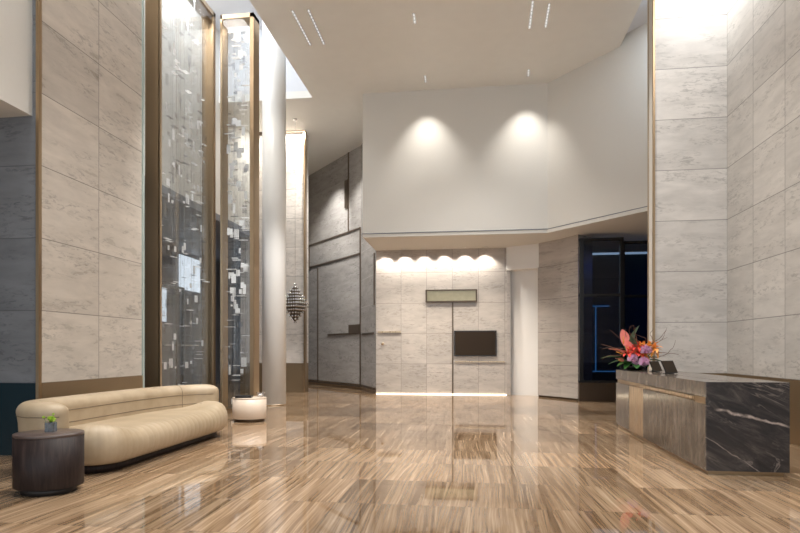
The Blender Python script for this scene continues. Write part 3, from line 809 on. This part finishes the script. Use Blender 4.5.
# book and bowl on the cream table
bk = empty('magazine', (-4.83, 11.66, .50)); bk.rotation_euler = (0, 0, .25); tag(bk, 'dark closed magazine lying on the cream oval table', 'magazine')
box((-.165, -.14, .0), (.165, .14, .030), 'pages', 'black', bk); box((-.17, -.15, .030), (.17, .15, .042), 'cover', 'black', bk); 
gl = empty('glass_bowl', (-4.53, 11.80, .50)); tag(gl, 'small clear glass bowl standing on the cream oval table', 'bowl')
MB().lathe((0, 0, 0), [(.04, 0), (.075, .03), (.085, .11), (.08, .11), (.07, .035), (.035, .012)], 28).build('bowl', 'tileclear', gl)
MB().ball((0, 0, .045), .045, 10, (1, 1, .6)).build('white_candle', 'white', gl)

# small vase on the dark drum
M['vaseglass'] = plain('grey_glass', (.25, .28, .31), .1, trans=.6)
M['lime'] = plain('lime_petals', (.42, .60, .06), .5, var=.2); M['leaf'] = plain('green_leaf', (.035, .13, .025), .4, var=.3, bscale=12)
vs = empty('bud_vase', (-4.52, 5.68, .625)); tag(vs, 'small square glass vase of lime green blooms on the dark drum table', 'vase')
MB().prism([(-.042, -.042), (.042, -.042), (.042, .042), (-.042, .042)], 0, .10).build('vase', 'vaseglass', vs, .004)
R = random.Random(2)


def flower_ball(c, r, n, mat, parent, name, R=R):
    m = MB()
    for i in range(n):
        ph = math.acos(1 - 1.5 * (i + .5) / n); th = i * 2.4
        d = Vector((math.sin(ph) * math.cos(th), math.sin(ph) * math.sin(th), math.cos(ph)))
        s = d.orthogonal().normalized(); t = d.cross(s); L = r * R.uniform(.8, 1.1); w = r * .38
        c0 = Vector(c); m.add([c0, c0 + d * L * .55 + s * w, c0 + d * L + t * w * .3, c0 + d * L * .55 - s * w], [(0, 1, 2, 3)], True)
        m.add([c0 + d * L * .6 + s * w * .8 + t * .002, c0 + d * L, c0 + d * L * .9 + t * w * .8, c0 + d * L * .5 + t * w * .5], [(0, 1, 2, 3)], True)
    return m.build(name, mat, parent)


for p, r in (((.015, 0, .135), .038), ((-.02, .01, .14), .03), ((.03, -.02, .12), .028), ((-.085, 0, .15), .018), ((.02, .01, .185), .016)):
    MB().tube([(p[0] * .2, p[1] * .2, .04), (p[0] * .6, p[1] * .6, .09), p], .0025, 5).build('stem', 'leaf', vs)
    flower_ball(p, r, 22, 'lime', vs, 'bloom')


def leaf_mesh(m, base, tip, w, bend=.15, n=8):
    base, tip = Vector(base), Vector(tip); d = tip - base; s = d.cross(Vector((0, 0, 1)))
    s = s.normalized() if s.length > 1e-4 else Vector((1, 0, 0)); up = s.cross(d).normalized()
    vs_ = []; fs = []
    for i in range(n + 1):
        t = i / n; c = base + d * t + up * bend * d.length * math.sin(PI * t); ww = w * math.sin(PI * min(1, t * .97 + .03)) ** .8
        vs_ += [c - s * ww + up * ww * .35, c, c + s * ww + up * ww * .35]
    for i in range(n):
        a = i * 3; fs += [(a, a + 1, a + 4, a + 3), (a + 1, a + 2, a + 5, a + 4)]
    return m.add(vs_, fs, True)


for k in range(5):
    a = k * 1.3; m = leaf_mesh(MB(), (0, 0, .09), (.07 * math.cos(a), .07 * math.sin(a), .10 + .02 * (k % 3)), .014); m.build('leaf', 'leaf', vs)

# ------------------------------------------------------------------ reception desk
dk = empty('reception_desk', (2.74, 7.4, 0)); tag(dk, 'long stone reception desk with dark veined marble end', 'desk')
def db(a, b, nm, mt, bev=0): return box(a, b, nm, mt, dk, bev)
DL = 4.5; DH = 1.116
db((.04, .04, 0), (.89, DL, .05), 'plinth', 'bronze')
db((.0, .012, .05), (.30, 2.64, .86), 'front_panel', 'desk'); db((.0, 3.53, .05), (.30, DL, .86), 'front_panel', 'desk')
db((.004, 2.64, .05), (.28, 3.53, .86), 'bronze_panel', 'bronze_lite')
db((.03, .0, .86), (.30, DL, .93), 'shadow_recess', 'bronze')
db((0, .012, .93), (.32, DL, DH), 'fascia', 'desk', .003)
db((-.05, .31, .885), (.03, 2.64, .925), 'grab_ledge', 'bronze_lite', .003); db((-.01, .0, .85), (.0, .31, .93), 'ledge_plate', 'bronze')
db((.0, -.02, .05), (.93, .012, DH), 'end_panel', 'marble', .002)
db((.32, .012, .78), (.89, DL, .80), 'inner_worktop', 'desk')
db((.30, .012, DH - .03), (.93, DL, DH), 'worktop', 'desk', .003)
db((.89, .012, .05), (.93, DL, DH - .03), 'rear_panel', 'bronze')
# tablets
def tablet(name, loc, rz, w, h, label):
    e = empty(name, loc); e.rotation_euler = (0, 0, rz); tag(e, label, 'tablet', None)
    s = MB()
    def tilt(a, b, nm, mt):
        o = box(a, b, nm, mt, e); o.rotation_euler = (math.radians(-24), 0, 0); o.location = (0, 0, .012); return o
    tilt((-w / 2, -.008, 0), (w / 2, .008, h), 'casing', 'black'); tilt((-w / 2 + .01, -.0095, .01), (w / 2 - .01, -.008, h - .01), 'display', 'tv')
    box((-.05, -.01, 0), (.05, .13, .008), 'stand_foot', 'black', e)
    MB().add([(-.02, .10, .006), (.02, .10, .006), (.02, .05, h * .6), (-.02, .05, h * .6), (-.02, .11, .006), (.02, .11, .006), (.02, .06, h * .6), (-.02, .06, h * .6)],
             [(0, 1, 2, 3), (4, 5, 6, 7), (0, 1, 5, 4), (2, 3, 7, 6), (0, 3, 7, 4), (1, 2, 6, 5)]).build('stand_arm', 'black', e)
    return e


tablet('tablet', (3.14, 10.6, DH), .75, .27, .19, 'smaller dark tablet on the desk nearer the flowers')
tablet('tablet', (3.12, 9.8, DH), .75, .34, .215, 'larger dark tablet on the desk farther from the flowers')

# flowers
FX, FY = 2.99, 11.5
fa = empty('flower_arrangement', (FX, FY, DH)); tag(fa, 'pink and orange flower arrangement on the far end of the reception desk', 'flowers'); fa.scale = (1.3, 1.3, 1.3)
MB().lathe((0, 0, 0), [(.10, 0), (.14, .03), (.15, .07), (.13, .10), (.12, .10), (.11, .07)], 28).build('bowl', 'black', fa)
M['pinkflower'] = plain('coral_spathe', (.88, .30, .27), .3, var=.15, bscale=10); M['rose'] = plain('pink_petals', (.80, .50, .68), .5, var=.2, bscale=20)
M['orange'] = plain('orange_petals', (.92, .34, .08), .5, var=.25, bscale=15); M['red'] = plain('red_petals', (.70, .05, .03), .5, var=.2)
M['branch'] = plain('brown_branch', (.13, .06, .035), .7); M['amber'] = plain('amber_petals', (.80, .36, .06), .5, var=.2, bscale=15)
M['leafgrey'] = plain('sage_leaf', (.10, .20, .13), .4, var=.3, bscale=14)
def spathe(c, tip, w, nm='anthurium'):
    m = MB(); leaf_mesh(m, c, tip, w, .06, 10); o = m.build(nm, 'pinkflower', fa)
    c, t = Vector(c), Vector(tip); MB().tube([c + (t - c) * .1 + Vector((-.01, -.02, 0)), c + (t - c) * .55 + Vector((-.01, -.045, 0))], [.009, .005], 8).build('spadix', 'amber', o)
    MB().tube([(c.x * .2, c.y * .2, .05), (c.x * .7, c.y * .7, c.z * .6), c], .005, 6).build('stem', 'leaf', o)


for c, t, w in (((-.16, -.05, .36), (-.20, -.09, .60), .075), ((-.10, -.08, .22), (-.14, -.12, .44), .07), ((-.13, -.05, .22), (-.40, -.10, .31), .065), ((-.05, -.08, .20), (-.16, -.14, .36), .075), ((-.18, -.05, .12), (-.30, -.13, .17), .06), ((.0, -.1, .22), (-.07, -.17, .34), .05)):
    spathe(c, t, w)
for c, r in (((.10, -.18, .29), .085), ((-.08, -.20, .17), .08), ((.07, -.22, .12), .085), ((-.02, -.16, .1), .06)):
    flower_ball(c, r, 60, 'rose', fa, 'rose_bloom')


def lily(c, d, r, mat, nm):
    m = MB(); c = Vector(c); d = Vector(d).normalized(); s = d.orthogonal().normalized(); t = d.cross(s)
    for k in range(6):
        a = k * PI / 3; e = s * math.cos(a) + t * math.sin(a); leaf_mesh(m, c, c + d * r * .55 + e * r, r * .24, .18, 5)
    o = m.build(nm, mat, fa)
    MB().tube([(c.x * .2, c.y * .2, .05), c], .004, 5).build('stem', 'leaf', o)


R = random.Random(9)
for k in range(11):
    lily((R.uniform(.02, .26), R.uniform(-.16, .08), R.uniform(.16, .42)), (R.uniform(-.5, .8), -1, R.uniform(0, .8)), R.uniform(.08, .12), 'orange' if k % 2 else 'amber', 'lily')
for c in ((-.06, -.15, .27), (.0, -.17, .33), (-.14, -.16, .24), (.02, -.17, .24)):
    lily(c, (R.uniform(-.5, .5), -1, .4), .09, 'red', 'red_lily')
for b, t, w in (((-.05, 0, .1), (-.50, -.05, .17), .05), ((0, -.05, .08), (-.30, -.20, .06), .06), ((.05, -.05, .08), (.10, -.28, .05), .07), ((.05, 0, .1), (.42, -.12, .10), .06), ((0, 0, .1), (-.20, -.22, .02), .06),
                ((0, -.05, .08), (-.05, -.30, .03), .07), ((.05, 0, .1), (.34, .05, .19), .05), ((.0, .03, .15), (.06, -.02, .66), .08), ((.0, .03, .15), (-.06, .0, .52), .05), ((.1, .03, .15), (.3, .05, .42), .05), ((0, 0, .1), (-.38, .02, .08), .05)):
    leaf_mesh(MB(), b, t, w, .12, 9).build('leaf', 'leafgrey' if t[2] > .3 else 'leaf', fa)
for k in range(18):
    a = R.uniform(-.5, 2.2); p = Vector((.05, .0, .1)); pts = [p.copy()]; d = Vector((.15 + .25 * math.cos(a), .2 * R.uniform(-1, 1), 1)).normalized()
    for i in range(16):
        d = (d + Vector((R.uniform(-.55, .55), R.uniform(-.3, .3), R.uniform(-.28, .22)))).normalized(); p = p + d * .042; pts.append(p.copy())
        if p.z > .62: d.z = -abs(d.z) * .5
    MB().tube(pts, [.007 - .0003 * i for i in range(len(pts))], 5).build('twisted_branch', 'branch', fa)
